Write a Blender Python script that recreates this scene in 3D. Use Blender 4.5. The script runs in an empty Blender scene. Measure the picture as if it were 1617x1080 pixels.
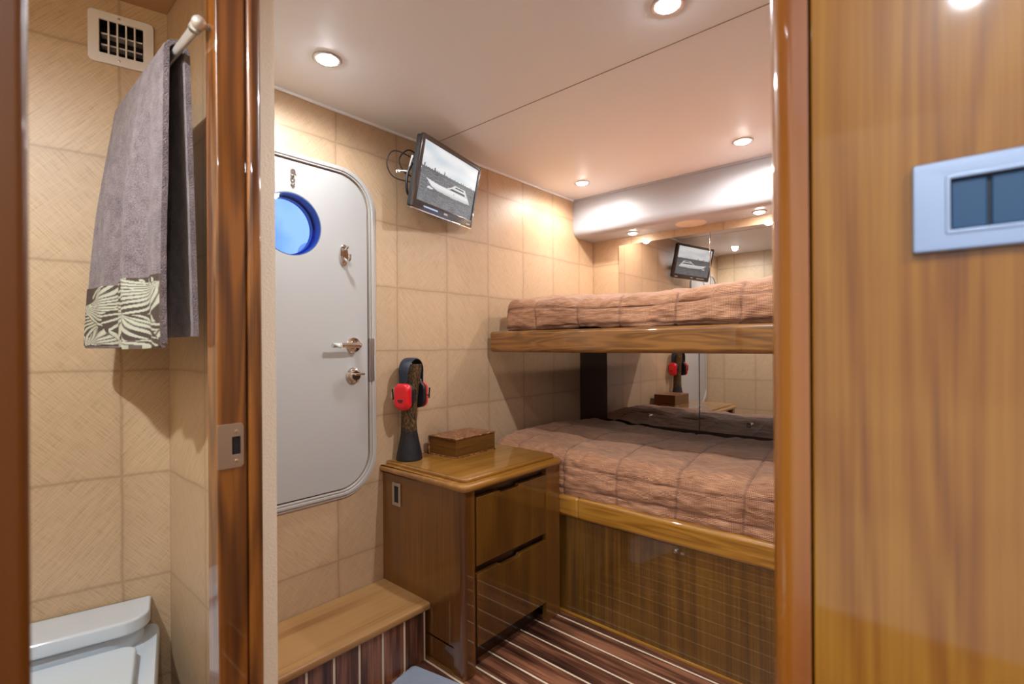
import bpy, bmesh, math, random
from mathutils import Vector, Matrix, noise
random.seed(7)
SC = bpy.context.scene
COL = SC.collection
PI = math.pi

# ------------------------------------------------------------------ materials
def hexc(r, g, b):
    f = lambda c: (c/255/12.92) if c/255 <= .04045 else ((c/255+.055)/1.055)**2.4
    return (f(r), f(g), f(b), 1)

class NT:
    def __init__(s, name):
        s.m = bpy.data.materials.new(name); s.m.use_nodes = True
        s.t = s.m.node_tree; s.b = s.t.nodes['Principled BSDF']
    def n(s, typ, **kw):
        nd = s.t.nodes.new(typ)
        for k, v in kw.items():
            if k.startswith('i_'):
                nd.inputs[k[2:].replace('_', ' ')].default_value = v
            else: setattr(nd, k, v)
        return nd
    def l(s, a, b): s.t.links.new(a, b)
    def val(s, op, a, b=None, c=None, clamp=False):
        nd = s.t.nodes.new('ShaderNodeMath'); nd.operation = op; nd.use_clamp = clamp
        for i, x in enumerate((a, b, c)):
            if x is None: continue
            if isinstance(x, (int, float)): nd.inputs[i].default_value = x
            else: s.l(x, nd.inputs[i])
        return nd.outputs[0]
    def ramp(s, fac, stops, interp='LINEAR'):
        nd = s.t.nodes.new('ShaderNodeValToRGB'); cr = nd.color_ramp; cr.interpolation = interp
        while len(cr.elements) < len(stops): cr.elements.new(.5)
        for e, (p, c) in zip(cr.elements, stops): e.position = p; e.color = c
        s.l(fac, nd.inputs[0]); return nd.outputs[0]
    def mix(s, fac, a, b, mode='MIX'):
        nd = s.t.nodes.new('ShaderNodeMix'); nd.data_type = 'RGBA'; nd.blend_type = mode
        for sock, x in ((nd.inputs[0], fac), (nd.inputs[6], a), (nd.inputs[7], b)):
            if isinstance(x, (int, float, tuple)): sock.default_value = x
            else: s.l(x, sock)
        return nd.outputs[2]
    def set(s, **kw):
        for k, v in kw.items():
            sock = s.b.inputs[k.replace('_', ' ')]
            if isinstance(v, (int, float, tuple)): sock.default_value = v
            else: s.l(v, sock)
    def bump(s, h, dist, strength=1.0):
        nd = s.n('ShaderNodeBump'); nd.inputs['Distance'].default_value = dist; nd.inputs['Strength'].default_value = strength
        s.l(h, nd.inputs['Height']); s.l(nd.outputs[0], s.b.inputs['Normal'])

def plain(name, col, rough=.5, metal=0, coat=0, spec=.5, bump=0, bscale=200):
    m = NT(name); m.set(Base_Color=col, Roughness=rough, Metallic=metal, Coat_Weight=coat, Coat_Roughness=.05)
    m.b.inputs['Specular IOR Level'].default_value = spec
    if bump:
        tc = m.n('ShaderNodeTexCoord'); nz = m.n('ShaderNodeTexNoise'); nz.inputs['Scale'].default_value = bscale
        nz.inputs['Detail'].default_value = 4
        m.l(tc.outputs['Object'], nz.inputs['Vector']); m.bump(nz.outputs['Fac'], bump)
    return m.m

def emit(name, col, strength):
    m = NT(name); m.set(Base_Color=(0, 0, 0, 1), Emission_Color=col, Emission_Strength=strength); return m.m

def wood(name, axis, cols, across=7, along=.7, K=26, fine=150, rough=.35, coat=1.0, off=(0, 0, 0), w=(.5, .35, .3), coatr=.03):
    m = NT(name); tc = m.n('ShaderNodeTexCoord')
    def mp(a, l):
        nd = m.n('ShaderNodeMapping'); s = [a, a, a]; s['xyz'.index(axis)] = l
        nd.inputs['Scale'].default_value = s; nd.inputs['Location'].default_value = off
        m.l(tc.outputs['Object'], nd.inputs['Vector']); return nd.outputs[0]
    def nz(vec, det=2, dist=0.0):
        nd = m.n('ShaderNodeTexNoise'); nd.inputs['Scale'].default_value = 1; nd.inputs['Detail'].default_value = det
        nd.inputs['Distortion'].default_value = dist; m.l(vec, nd.inputs['Vector']); return nd.outputs['Fac']
    big = nz(mp(across, along), 1.5, .15)
    sn = m.val('SINE', m.val('MULTIPLY', big, K)); cont = m.val('MULTIPLY_ADD', sn, .5, .5)
    f1 = nz(mp(fine, fine*.018), 3)
    f2 = nz(mp(across*3.2, along*1.2), 3)
    fac = m.val('ADD', m.val('MULTIPLY', cont, w[0]*.6), m.val('ADD', m.val('MULTIPLY', f1, w[1]), m.val('MULTIPLY', f2, w[2]*1.6)))
    col = m.ramp(fac, [(.22, cols[0]), (.5, cols[1]), (.8, cols[2])])
    m.set(Base_Color=col, Roughness=rough, Coat_Weight=coat, Coat_Roughness=coatr)
    m.b.inputs['Coat IOR'].default_value = 1.62
    return m.m

def wallpaper(name, base, cu, cv, hatch=1.0, rough=.42, spec=.5):
    """woven squares; UV is metres with joints at whole multiples of the cell"""
    m = NT(name); uv = m.n('ShaderNodeUVMap'); sep = m.n('ShaderNodeSeparateXYZ'); m.l(uv.outputs[0], sep.inputs[0])
    u, v = sep.outputs[0], sep.outputs[1]
    nz0 = m.n('ShaderNodeTexNoise'); nz0.inputs['Scale'].default_value = 9; nz0.inputs['Detail'].default_value = 3
    m.l(uv.outputs[0], nz0.inputs['Vector'])
    wob = m.val('MULTIPLY', m.val('SUBTRACT', nz0.outputs['Fac'], .5), .012)
    uu = m.val('DIVIDE', m.val('ADD', u, wob), cu); vv = m.val('DIVIDE', m.val('ADD', v, wob), cv)
    fu = m.val('FRACT', uu); fv = m.val('FRACT', vv)
    du = m.val('MULTIPLY', m.val('MINIMUM', fu, m.val('SUBTRACT', 1.0, fu)), cu)
    dv = m.val('MULTIPLY', m.val('MINIMUM', fv, m.val('SUBTRACT', 1.0, fv)), cv)
    d = m.val('MINIMUM', du, dv)
    nz1 = m.n('ShaderNodeTexNoise'); nz1.inputs['Scale'].default_value = 260; m.l(uv.outputs[0], nz1.inputs['Vector'])
    joint = m.val('SUBTRACT', 1.0, m.val('DIVIDE', d, m.val('MULTIPLY_ADD', nz1.outputs['Fac'], .006, .0022)), clamp=True)
    soft = m.val('SUBTRACT', 1.0, m.val('DIVIDE', d, .02), clamp=True)
    cmb = m.n('ShaderNodeCombineXYZ'); m.l(m.val('FLOOR', uu), cmb.inputs[0]); m.l(m.val('FLOOR', vv), cmb.inputs[1])
    wn = m.n('ShaderNodeTexWhiteNoise'); m.l(cmb.outputs[0], wn.inputs['Vector'])
    # diagonal weave: two crossing families of irregular strands
    def strands(sgn, fr, seed):
        a = m.val('ADD', m.val('MULTIPLY', u, .75*sgn), m.val('MULTIPLY', v, .66))
        b = m.val('SUBTRACT', m.val('MULTIPLY', u, .66), m.val('MULTIPLY', v, .75*sgn))
        c = m.n('ShaderNodeCombineXYZ'); m.l(m.val('MULTIPLY', a, fr), c.inputs[0]); m.l(m.val('MULTIPLY', b, fr*.035), c.inputs[1])
        c.inputs[2].default_value = seed
        nd = m.n('ShaderNodeTexNoise'); nd.inputs['Scale'].default_value = 1; nd.inputs['Detail'].default_value = 2
        m.l(c.outputs[0], nd.inputs['Vector']); return nd.outputs['Fac']
    s1, s2 = strands(1, 520, 1.3), strands(-1, 520, 4.1)
    pick = m.val('GREATER_THAN', wn.outputs['Value'], .5)
    inv = m.val('SUBTRACT', 1.0, pick)
    st = m.val('ADD', m.val('MULTIPLY', s1, m.val('MULTIPLY_ADD', pick, .3, .35)), m.val('MULTIPLY', s2, m.val('MULTIPLY_ADD', inv, .3, .35)))
    dk = tuple(c*k for c, k in zip(base[:3], (.76, .72, .66)))+(1,)
    lt = tuple(min(1, c*1.14) for c in base[:3])+(1,)
    col = m.ramp(st, [(.5-.16/hatch, dk), (.5, base), (.5+.2/hatch, lt)])
    tint = m.val('MULTIPLY_ADD', wn.outputs['Value'], .10, .92)
    tcol = m.n('ShaderNodeCombineColor')
    for i in range(3): m.l(tint, tcol.inputs[i])
    col = m.mix(1.0, col, tcol.outputs[0], 'MULTIPLY')
    col = m.mix(m.val('MULTIPLY', joint, .5), col, tuple(c*k for c, k in zip(base[:3], (.50, .38, .32)))+(1,))
    col = m.mix(m.val('MULTIPLY', soft, .2), col, tuple(c*.6 for c in base[:3])+(1,))
    m.set(Base_Color=col, Roughness=rough)
    m.b.inputs['Specular IOR Level'].default_value = spec
    m.bump(st, .0007, .7)
    return m.m

M = {}
G1 = (hexc(104, 62, 16), hexc(158, 106, 38), hexc(196, 150, 74))
M['wood_panel'] = wood('varnished_teak_panel', 'z', (hexc(104, 56, 4), hexc(140, 86, 10), hexc(162, 110, 26)), across=10, along=.8, K=95, fine=260, w=(.30, .45, .36), coatr=.05, off=(3.1, 1.4, .2))
M['wood_panel'].node_tree.nodes['Principled BSDF'].inputs['Coat IOR'].default_value = 1.35
M['wood_panel'].node_tree.nodes['Principled BSDF'].inputs['Specular IOR Level'].default_value = .2
M['wood_nose'] = wood('varnished_teak_nosing', 'z', (hexc(108, 50, 2), hexc(142, 76, 8), hexc(162, 98, 20)), across=12, along=.8, K=14, fine=120, coatr=.04)
M['wood_post'] = wood('varnished_walnut_post', 'z', (hexc(30, 13, 3), hexc(88, 46, 9), hexc(138, 82, 24)), across=16, along=1.3, K=40, fine=150, w=(.5, .25, .5), coatr=.03, off=(.3, .9, .2))
M['wood_jamb'] = wood('varnished_walnut_jamb', 'z', (hexc(60, 30, 4), hexc(98, 52, 10), hexc(122, 70, 18)), across=6, along=.6, K=8, fine=60, coat=.35, coatr=.04)
M['wood_cab'] = wood('varnished_teak_cabinet', 'z', (hexc(62, 33, 4), hexc(98, 57, 7), hexc(124, 78, 15)), across=4, along=.5, K=12, fine=210, w=(.25, .62, .3))
M['wood_cabpost'] = wood('varnished_teak_cabinet_post', 'z', (hexc(50, 24, 4), hexc(90, 50, 9), hexc(118, 72, 17)), across=13, along=.9, K=14, fine=180, w=(.45, .3, .4))
M['wood_top'] = wood('varnished_teak_top', 'x', (hexc(108, 66, 18), hexc(148, 98, 32), hexc(176, 128, 56)), across=6, along=.7, K=10, fine=160, w=(.25, .5, .35))
M['wood_draw'] = wood('varnished_teak_drawer', 'z', (hexc(52, 28, 3), hexc(82, 48, 5), hexc(108, 69, 12)), across=5, along=1.0, K=22, fine=190, w=(.45, .45, .3), off=(.4, .2, 1.3))
M['wood_base'] = wood('varnished_teak_berth_front', 'z', (hexc(48, 28, 4), hexc(84, 53, 10), hexc(116, 78, 22)), across=9, along=.8, K=30, fine=190, w=(.28, .62, .3), off=(.2, .1, .4))
M['wood_rail'] = wood('varnished_teak_rail', 'y', (hexc(92, 54, 8), hexc(138, 88, 18), hexc(168, 116, 38)), across=24, along=1.8, K=30, fine=230, w=(.45, .45, .4))
M['wood_rail_up'] = wood('varnished_teak_upper_rail', 'y', (hexc(66, 36, 6), hexc(102, 60, 14), hexc(132, 84, 28)), across=22, along=2.6, K=40, fine=220, w=(.5, .35, .4), off=(.3, .7, .1))
M['wood_step'] = wood('satin_teak_step', 'x', (hexc(112, 72, 38), hexc(146, 102, 58), hexc(172, 130, 80)), across=9, along=1.0, K=16, fine=170, rough=.45, coat=.15, w=(.4, .5, .4))
M['wood_dark'] = plain('dark_stained_wood', hexc(46, 24, 12), .35, coat=.6)
M['gap'] = plain('dark_recess', hexc(22, 12, 8), .8)
WALL = hexc(196, 165, 132)
M['paper'] = wallpaper('woven_square_wallpaper', WALL, .2675, .2555, hatch=.65)
M['paper_bath'] = wallpaper('woven_square_wallpaper_bath', hexc(200, 175, 142), .267, .263, hatch=.85)
M['ceiling'] = plain('ceiling_vinyl', hexc(243, 244, 248), .5, bump=.0004, bscale=900)
M['ceil_bath'] = plain('bath_ceiling_panel', hexc(188, 150, 112), .5, bump=.0004, bscale=600)
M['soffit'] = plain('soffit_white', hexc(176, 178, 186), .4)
M['seam'] = plain('seam_shadow_grey', hexc(150, 130, 112), .7)
M['white'] = plain('white_gelcoat', hexc(232, 232, 232), .25)
M['door'] = plain('grey_white_door_paint', hexc(180, 177, 174), .38, bump=.0002, bscale=400)
M['alu'] = plain('painted_door_frame', hexc(196, 192, 187), .3, metal=.25)
M['gasket'] = plain('black_rubber', hexc(28, 28, 30), .6)
M['chrome'] = plain('polished_chrome', (.75, .74, .73, 1), .08, metal=1)
M['steel'] = plain('brushed_steel', (.60, .58, .57, 1), .32, metal=1)
M['acryl'] = plain('frosted_acrylic', hexc(205, 205, 200), .25)
M['pewter'] = plain('satin_pewter', (.30, .36, .47, 1), .3, metal=.6)
M['rocker'] = plain('dark_blue_rocker', hexc(12, 66, 104), .45)
M['rocker_dark'] = plain('rocker_surround', hexc(14, 26, 40), .5)
M['mirror'] = plain('mirror_glass', (.78, .73, .70, 1), .012, metal=1)
M['black'] = plain('gloss_black_plastic', hexc(22, 20, 22), .12, coat=.5)
M['blackm'] = plain('matt_black_plastic', hexc(24, 24, 28), .5)
M['bezel'] = plain('tv_bezel', hexc(50, 40, 38), .2, coat=.7)
M['red'] = plain('red_plastic', hexc(214, 22, 34), .3, coat=.3)
M['band'] = plain('dark_blue_headband', hexc(28, 40, 54), .45)
M['porcelain'] = plain('white_porcelain', hexc(208, 222, 234), .08, coat=.8)
M['seatp'] = plain('white_toilet_seat', hexc(206, 222, 234), .18)
M['nickel'] = plain('satin_nickel_rail', hexc(216, 212, 206), .3, metal=.55)
M['lens'] = emit('lamp_lens_cool', (.93, .97, 1, 1), 80)
M['lensw'] = emit('lamp_lens_warm', (1, .96, .90, 1), 70)
M['grille'] = plain('cream_speaker_grille', hexc(226, 212, 194), .6, bump=.0008, bscale=1200)
M['mat'] = plain('blue_grey_carpet', hexc(150, 160, 176), .95, bump=.004, bscale=260)
M['cream'] = plain('cream_edge_trim', hexc(240, 226, 204), .5, bump=.0008, bscale=300)
M['rim'] = plain('painted_porthole_rim', hexc(70, 96, 140), .4)

# floor: walnut planks with light strips along Y (object coordinates = world)
def striped(name, pitch, off, plank_axis, w=.0074):
    m = NT(name); tc = m.n('ShaderNodeTexCoord'); sp = m.n('ShaderNodeSeparateXYZ'); m.l(tc.outputs['Object'], sp.inputs[0])
    p = m.val('DIVIDE', m.val('SUBTRACT', sp.outputs[0], off-pitch/2), pitch)
    d = m.val('MULTIPLY', m.val('ABSOLUTE', m.val('SUBTRACT', m.val('FRACT', p), .5)), pitch)
    strip = m.val('LESS_THAN', d, w/2)
    pid = m.val('FLOOR', m.val('DIVIDE', m.val('SUBTRACT', sp.outputs[0], off), pitch))
    def mp(s):
        nd = m.n('ShaderNodeMapping'); nd.inputs['Scale'].default_value = s; m.l(tc.outputs['Object'], nd.inputs['Vector'])
        ad = m.n('ShaderNodeVectorMath', operation='ADD'); cb = m.n('ShaderNodeCombineXYZ')
        m.l(m.val('MULTIPLY', pid, 3.7), cb.inputs[1]); m.l(m.val('MULTIPLY', pid, 1.9), cb.inputs[2])
        m.l(nd.outputs[0], ad.inputs[0]); m.l(cb.outputs[0], ad.inputs[1])
        nz = m.n('ShaderNodeTexNoise'); nz.inputs['Scale'].default_value = 1; nz.inputs['Detail'].default_value = 3
        m.l(ad.outputs[0], nz.inputs['Vector']); return nz.outputs['Fac']
    a = (34, 2.2, 1) if plank_axis == 'y' else (34, 1, 1.6)
    b = (200, 7, 1) if plank_axis == 'y' else (200, 1, 7)
    fac = m.val('ADD', m.val('MULTIPLY', mp(a), .75), m.val('MULTIPLY', mp(b), .3))
    col = m.ramp(fac, [(.36, hexc(44, 22, 16)), (.5, hexc(92, 54, 38)), (.64, hexc(150, 98, 70))])
    col = m.mix(strip, col, hexc(222, 204, 176))
    m.set(Base_Color=col, Roughness=.35, Coat_Weight=.35, Coat_Roughness=.12)
    return m.m
M['floor'] = striped('walnut_and_holly_floor', .0911, 1.1235, 'y')
M['riser'] = striped('walnut_and_holly_riser', .0868, 1.1235, 'z')

def quilt_mat():
    m = NT('ribbed_quilt_cotton'); tc = m.n('ShaderNodeTexCoord'); uv = m.n('ShaderNodeUVMap')
    sp = m.n('ShaderNodeSeparateXYZ'); m.l(uv.outputs[0], sp.inputs[0])
    def nz(sc, det=3):
        mp_ = m.n('ShaderNodeMapping'); mp_.inputs['Scale'].default_value = sc; m.l(uv.outputs[0], mp_.inputs['Vector'])
        n_ = m.n('ShaderNodeTexNoise'); n_.inputs['Scale'].default_value = 1; n_.inputs['Detail'].default_value = det
        m.l(mp_.outputs[0], n_.inputs['Vector']); return n_.outputs['Fac']
    warp = nz((14, 14, 1)); 
    rib = m.val('MULTIPLY_ADD', m.val('SINE', m.val('ADD', m.val('MULTIPLY', sp.outputs[1], 2*PI/.0048), m.val('MULTIPLY', warp, 7))), .5, .5)
    rib2 = m.val('MULTIPLY_ADD', m.val('SINE', m.val('MULTIPLY', sp.outputs[0], 2*PI/.0052)), .5, .5)
    slub = nz((26, 300, 1)); big = nz((6, 20, 1))
    f = m.val('ADD', m.val('ADD', m.val('MULTIPLY', rib, .12), m.val('MULTIPLY', rib2, .10)), m.val('ADD', m.val('MULTIPLY', slub, .50), m.val('MULTIPLY', big, .2)))
    col = m.ramp(f, [(.28, hexc(104, 64, 42)), (.46, hexc(158, 108, 76)), (.64, hexc(204, 154, 114))])
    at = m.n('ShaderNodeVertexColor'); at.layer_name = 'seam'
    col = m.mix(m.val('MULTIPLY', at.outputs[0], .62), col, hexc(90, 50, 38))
    m.set(Base_Color=col, Roughness=.75)
    m.b.inputs['Sheen Weight'].default_value = .15
    m.bump(m.val('ADD', rib, slub), .0012, .6)
    return m.m
M['quilt'] = quilt_mat()

def vc_mat(name, layer, rough=.8, emis=None, bump=0, bs=500):
    m = NT(name); at = m.n('ShaderNodeVertexColor'); at.layer_name = layer
    if emis:
        m.set(Base_Color=(0, 0, 0, 1), Emission_Strength=emis, Roughness=.3); m.l(at.outputs[0], m.b.inputs['Emission Color'])
    else:
        m.set(Base_Color=at.outputs[0], Roughness=rough)
    if bump:
        tc = m.n('ShaderNodeTexCoord'); nz = m.n('ShaderNodeTexNoise'); nz.inputs['Scale'].default_value = bs
        m.l(tc.outputs['Object'], nz.inputs['Vector']); m.bump(nz.outputs['Fac'], bump)
    return m.m
M['screen'] = vc_mat('lit_display', 'pic', emis=.55)
M['palm'] = vc_mat('palm_print_border', 'pic', .8, bump=.0006)

def terry(name, c1, c2):
    m = NT(name); tc = m.n('ShaderNodeTexCoord')
    def nz(s, d=2):
        n_ = m.n('ShaderNodeTexNoise'); n_.inputs['Scale'].default_value = s; n_.inputs['Detail'].default_value = d
        m.l(tc.outputs['Object'], n_.inputs['Vector']); return n_.outputs['Fac']
    a = nz(420); b = nz(40, 4)
    f = m.val('ADD', m.val('MULTIPLY', a, .6), m.val('MULTIPLY', b, .4))
    m.set(Base_Color=m.ramp(f, [(.35, c1), (.65, c2)]), Roughness=.95)
    m.b.inputs['Sheen Weight'].default_value = .25; m.b.inputs['Sheen Roughness'].default_value = .4
    m.bump(a, .004, 1.0); return m.m
M['terry'] = terry('grey_mauve_terry', hexc(92, 82, 86), hexc(156, 144, 148))

def stand_mat():
    m = NT('speckled_hide_and_black'); tc = m.n('ShaderNodeTexCoord'); sp = m.n('ShaderNodeSeparateXYZ'); m.l(tc.outputs['Object'], sp.inputs[0])
    mp_ = m.n('ShaderNodeMapping'); mp_.inputs['Scale'].default_value = (420, 420, 90); m.l(tc.outputs['Object'], mp_.inputs['Vector'])
    n_ = m.n('ShaderNodeTexNoise'); n_.inputs['Scale'].default_value = 1; n_.inputs['Detail'].default_value = 3; m.l(mp_.outputs[0], n_.inputs['Vector'])
    sk = m.ramp(n_.outputs['Fac'], [(.44, hexc(36, 26, 18)), (.54, hexc(88, 62, 34)), (.68, hexc(150, 116, 66))])
    z = m.val('ADD', sp.outputs[2], m.val('MULTIPLY', n_.outputs['Fac'], .035))
    k = m.val('DIVIDE', m.val('SUBTRACT', z, .125), .03, clamp=True)
    m.set(Base_Color=m.mix(k, hexc(20, 22, 28), sk), Roughness=.45); m.bump(n_.outputs['Fac'], .002)
    return m.m
M['stand'] = stand_mat()

def book_mat():
    m = NT('tooled_leather_cover'); tc = m.n('ShaderNodeTexCoord')
    v = m.n('ShaderNodeTexVoronoi'); v.inputs['Scale'].default_value = 55; v.feature = 'DISTANCE_TO_EDGE'; m.l(tc.outputs['Object'], v.inputs['Vector'])
    n_ = m.n('ShaderNodeTexNoise'); n_.inputs['Scale'].default_value = 85; n_.inputs['Detail'].default_value = 5; m.l(tc.outputs['Object'], n_.inputs['Vector'])
    f = m.val('ADD', m.val('MULTIPLY', n_.outputs['Fac'], .9), m.val('MULTIPLY', v.outputs['Distance'], .5))
    m.set(Base_Color=m.ramp(f, [(.40, hexc(88, 50, 28)), (.55, hexc(142, 92, 60)), (.7, hexc(190, 140, 100))]), Roughness=.32)
    m.bump(f, .0006); return m.m
M['book'] = book_mat()
def pages_mat():
    m = NT('gilded_page_edges'); tc = m.n('ShaderNodeTexCoord'); sp = m.n('ShaderNodeSeparateXYZ'); m.l(tc.outputs['Object'], sp.inputs[0])
    n_ = m.n('ShaderNodeTexNoise'); n_.inputs['Scale'].default_value = 1; n_.inputs['Detail'].default_value = 2
    mp_ = m.n('ShaderNodeMapping'); mp_.inputs['Scale'].default_value = (6, 6, 900); m.l(tc.outputs['Object'], mp_.inputs['Vector']); m.l(mp_.outputs[0], n_.inputs['Vector'])
    m.set(Base_Color=m.ramp(n_.outputs['Fac'], [(.3, hexc(78, 48, 18)), (.7, hexc(136, 92, 34))]), Roughness=.4, Metallic=.2); return m.m
M['pages'] = pages_mat()
def glass_mat():
    m = NT('blue_tinted_glass'); 
    m.t.nodes.remove(m.b)
    tr = m.n('ShaderNodeBsdfTransparent'); tr.inputs[0].default_value = (.46, .62, .98, 1)
    gl = m.n('ShaderNodeBsdfGlossy'); gl.inputs['Roughness'].default_value = .02
    mx = m.n('ShaderNodeMixShader'); mx.inputs[0].default_value = .04
    m.l(tr.outputs[0], mx.inputs[1]); m.l(gl.outputs[0], mx.inputs[2])
    m.l(mx.outputs[0], m.t.nodes['Material Output'].inputs[0]); return m.m
M['glass'] = glass_mat()

# ------------------------------------------------------------------ mesh helpers
def box(bm, x0, x1, y0, y1, z0, z1, bev=0, seg=2, edges=None):
    b2 = bmesh.new(); bmesh.ops.create_cube(b2, size=1)
    for v in b2.verts:
        v.co = Vector(((x0+x1)/2+v.co.x*(x1-x0), (y0+y1)/2+v.co.y*(y1-y0), (z0+z1)/2+v.co.z*(z1-z0)))
    if bev:
        es = [e for e in b2.edges if edges is None or edges(e)]
        bmesh.ops.bevel(b2, geom=es, offset=bev, segments=seg, affect='EDGES', profile=.5)
    join(bm, b2); return bm
def join(bm, b2, mat=None):
    if mat is not None:
        b2.transform(mat)
        if mat.to_3x3().determinant() < 0: bmesh.ops.reverse_faces(b2, faces=b2.faces)
    me = bpy.data.meshes.new('tmp'); b2.to_mesh(me); bm.from_mesh(me); bpy.data.meshes.remove(me); b2.free()
def vertical(e): a, b = e.verts; return abs(a.co.z-b.co.z) > 1e-4 and abs(a.co.x-b.co.x) < 1e-6 and abs(a.co.y-b.co.y) < 1e-6
def alongx(e): a, b = e.verts; return abs(a.co.x-b.co.x) > 1e-4
def alongy(e): a, b = e.verts; return abs(a.co.y-b.co.y) > 1e-4

def frame(origin, ux, uy, uz):
    m = Matrix.Identity(4)
    for i in range(3):
        m[i][0] = ux[i]; m[i][1] = uy[i]; m[i][2] = uz[i]; m[i][3] = origin[i]
    return m
def rrect(x0, y0, x1, y1, r, n=8):
    if isinstance(r, (int, float)): r = (r,)*4
    pts = []
    for (cx, cy, a0, rr) in ((x1-r[0], y1-r[0], 0, r[0]), (x0+r[1], y1-r[1], 90, r[1]), (x0+r[2], y0+r[2], 180, r[2]), (x1-r[3], y0+r[3], 270, r[3])):
        for k in range(n+1):
            a = math.radians(a0+90*k/n); pts.append((cx+rr*math.cos(a), cy+rr*math.sin(a)))
            if rr == 0: break
    return pts
def circ(cx, cy, r, n=48, ry=None):
    return [(cx+r*math.cos(2*PI*k/n), cy+(ry or r)*math.sin(2*PI*k/n)) for k in range(n)]
def plate(bm, outlines, z0, z1, mat=None, bev=0):
    """filled outlines (first outer, rest holes) extruded z0..z1 in local frame mat"""
    cu = bpy.data.curves.new('t', 'CURVE'); cu.dimensions = '2D'; cu.fill_mode = 'BOTH'
    cu.extrude = max((z1-z0)/2-bev, 1e-5); cu.bevel_depth = bev; cu.bevel_resolution = 2; cu.offset = -bev
    for pts in outlines:
        s = cu.splines.new('POLY'); s.points.add(len(pts)-1); s.use_cyclic_u = True
        for p, q in zip(s.points, pts): p.co = (q[0], q[1], 0, 1)
    ob = bpy.data.objects.new('t', cu); me = bpy.data.meshes.new_from_object(ob)
    b2 = bmesh.new(); b2.from_mesh(me); bpy.data.objects.remove(ob); bpy.data.curves.remove(cu); bpy.data.meshes.remove(me)
    while b2.loops.layers.uv: b2.loops.layers.uv.remove(b2.loops.layers.uv[0])
    bmesh.ops.remove_doubles(b2, verts=b2.verts, dist=1e-6)
    b2.transform(Matrix.Translation((0, 0, (z0+z1)/2)))
    join(bm, b2, mat); return bm
def lathe(bm, prof, mat=None, n=40, caps=True, offs=None):
    b2 = bmesh.new(); rings = []
    for i, (r, z) in enumerate(prof):
        ox, oy = offs[i] if offs else (0, 0)
        rings.append([b2.verts.new((ox+r*math.cos(2*PI*k/n), oy+r*math.sin(2*PI*k/n), z)) for k in range(n)])
    for a, b in zip(rings, rings[1:]):
        for k in range(n): b2.faces.new((a[k], a[(k+1) % n], b[(k+1) % n], b[k]))
    if caps: b2.faces.new(rings[0][::-1]); b2.faces.new(rings[-1])
    bmesh.ops.recalc_face_normals(b2, faces=b2.faces)
    join(bm, b2, mat); return bm
def tube(bm, pts, r, n=10, close=False):
    pts = [Vector(p) for p in pts]; b2 = bmesh.new(); rings = []; up = Vector((.123, .3, .9)).normalized()
    for i, p in enumerate(pts):
        t = (pts[min(i+1, len(pts)-1)]-pts[max(i-1, 0)]).normalized()
        a = t.cross(up)
        if a.length < 1e-3: a = t.cross(Vector((1, 0, 0)))
        a.normalize(); b = t.cross(a); up = b.cross(t) if i == 0 else up
        rr = r(i/(len(pts)-1)) if callable(r) else r
        rings.append([b2.verts.new(p+a*rr*math.cos(2*PI*k/n)+b*rr*math.sin(2*PI*k/n)) for k in range(n)])
    for q, s in zip(rings, rings[1:]):
        for k in range(n): b2.faces.new((q[k], q[(k+1) % n], s[(k+1) % n], s[k]))
    b2.faces.new(rings[0][::-1]); b2.faces.new(rings[-1])
    bmesh.ops.recalc_face_normals(b2, faces=b2.faces)
    join(bm, b2); return bm
def spline(ctrl, n=8):
    P = [Vector(c) for c in ctrl]; P = [2*P[0]-P[1]]+P+[2*P[-1]-P[-2]]; out = []
    for i in range(1, len(P)-2):
        for k in range(n):
            t = k/n; a, b, c, d = P[i-1:i+3]
            out.append(.5*((2*b)+(c-a)*t+(2*a-5*b+4*c-d)*t*t+(3*b-a-3*c+d)*t**3))
    out.append(P[-2]); return out

ORIG = {}
def world_of(o): return ORIG.get(o.name, Vector((0, 0, 0)))
def part(name, bm, mat, parent=None, smooth=35, uv=None, loc=None):
    o_loc = world_of(parent) if parent else Vector(loc or (0, 0, 0))
    bm.transform(Matrix.Translation(-o_loc))
    me = bpy.data.meshes.new(name); bm.to_mesh(me); bm.free()
    for m_ in (mat if isinstance(mat, (list, tuple)) else [mat]): me.materials.append(m_)
    o = bpy.data.objects.new(name, me); COL.objects.link(o)
    if smooth:
        me.polygons.foreach_set('use_smooth', [True]*len(me.polygons)); me.set_sharp_from_angle(angle=math.radians(smooth))
        if smooth < 60: wm = o.modifiers.new('weighted', 'WEIGHTED_NORMAL'); wm.keep_sharp = True; wm.weight = 100
    if parent: o.parent = parent
    else: o.location = o_loc
    ORIG[o.name] = o_loc
    if uv:
        l = me.uv_layers.new(name='UVMap')
        for p in me.polygons:
            for li in p.loop_indices:
                co = me.vertices[me.loops[li].vertex_index].co+o_loc
                l.data[li].uv = uv(co, p.normal)
    return o
def tag(o, label, cat, group=None):
    o['label'] = label; o['category'] = cat
    if group: o['group'] = group
    return o
def struct(o, label=None):
    o['kind'] = 'structure'
    if label: o['label'] = label
    return o
def thing(name, label, cat, loc, group=None):
    o = bpy.data.objects.new(name, None); COL.objects.link(o); o.location = loc; o.empty_display_size = .05
    ORIG[o.name] = Vector(loc); return tag(o, label, cat, group)
def copy_tree(o, loc):
    c = o.copy(); COL.objects.link(c); c.location = loc; ORIG[c.name] = Vector(loc)
    for ch in list(o.children):
        d = ch.copy(); COL.objects.link(d); d.parent = c
        for g in list(ch.children):
            e = g.copy(); COL.objects.link(e); e.parent = d
    return c
B = bmesh.new

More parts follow.
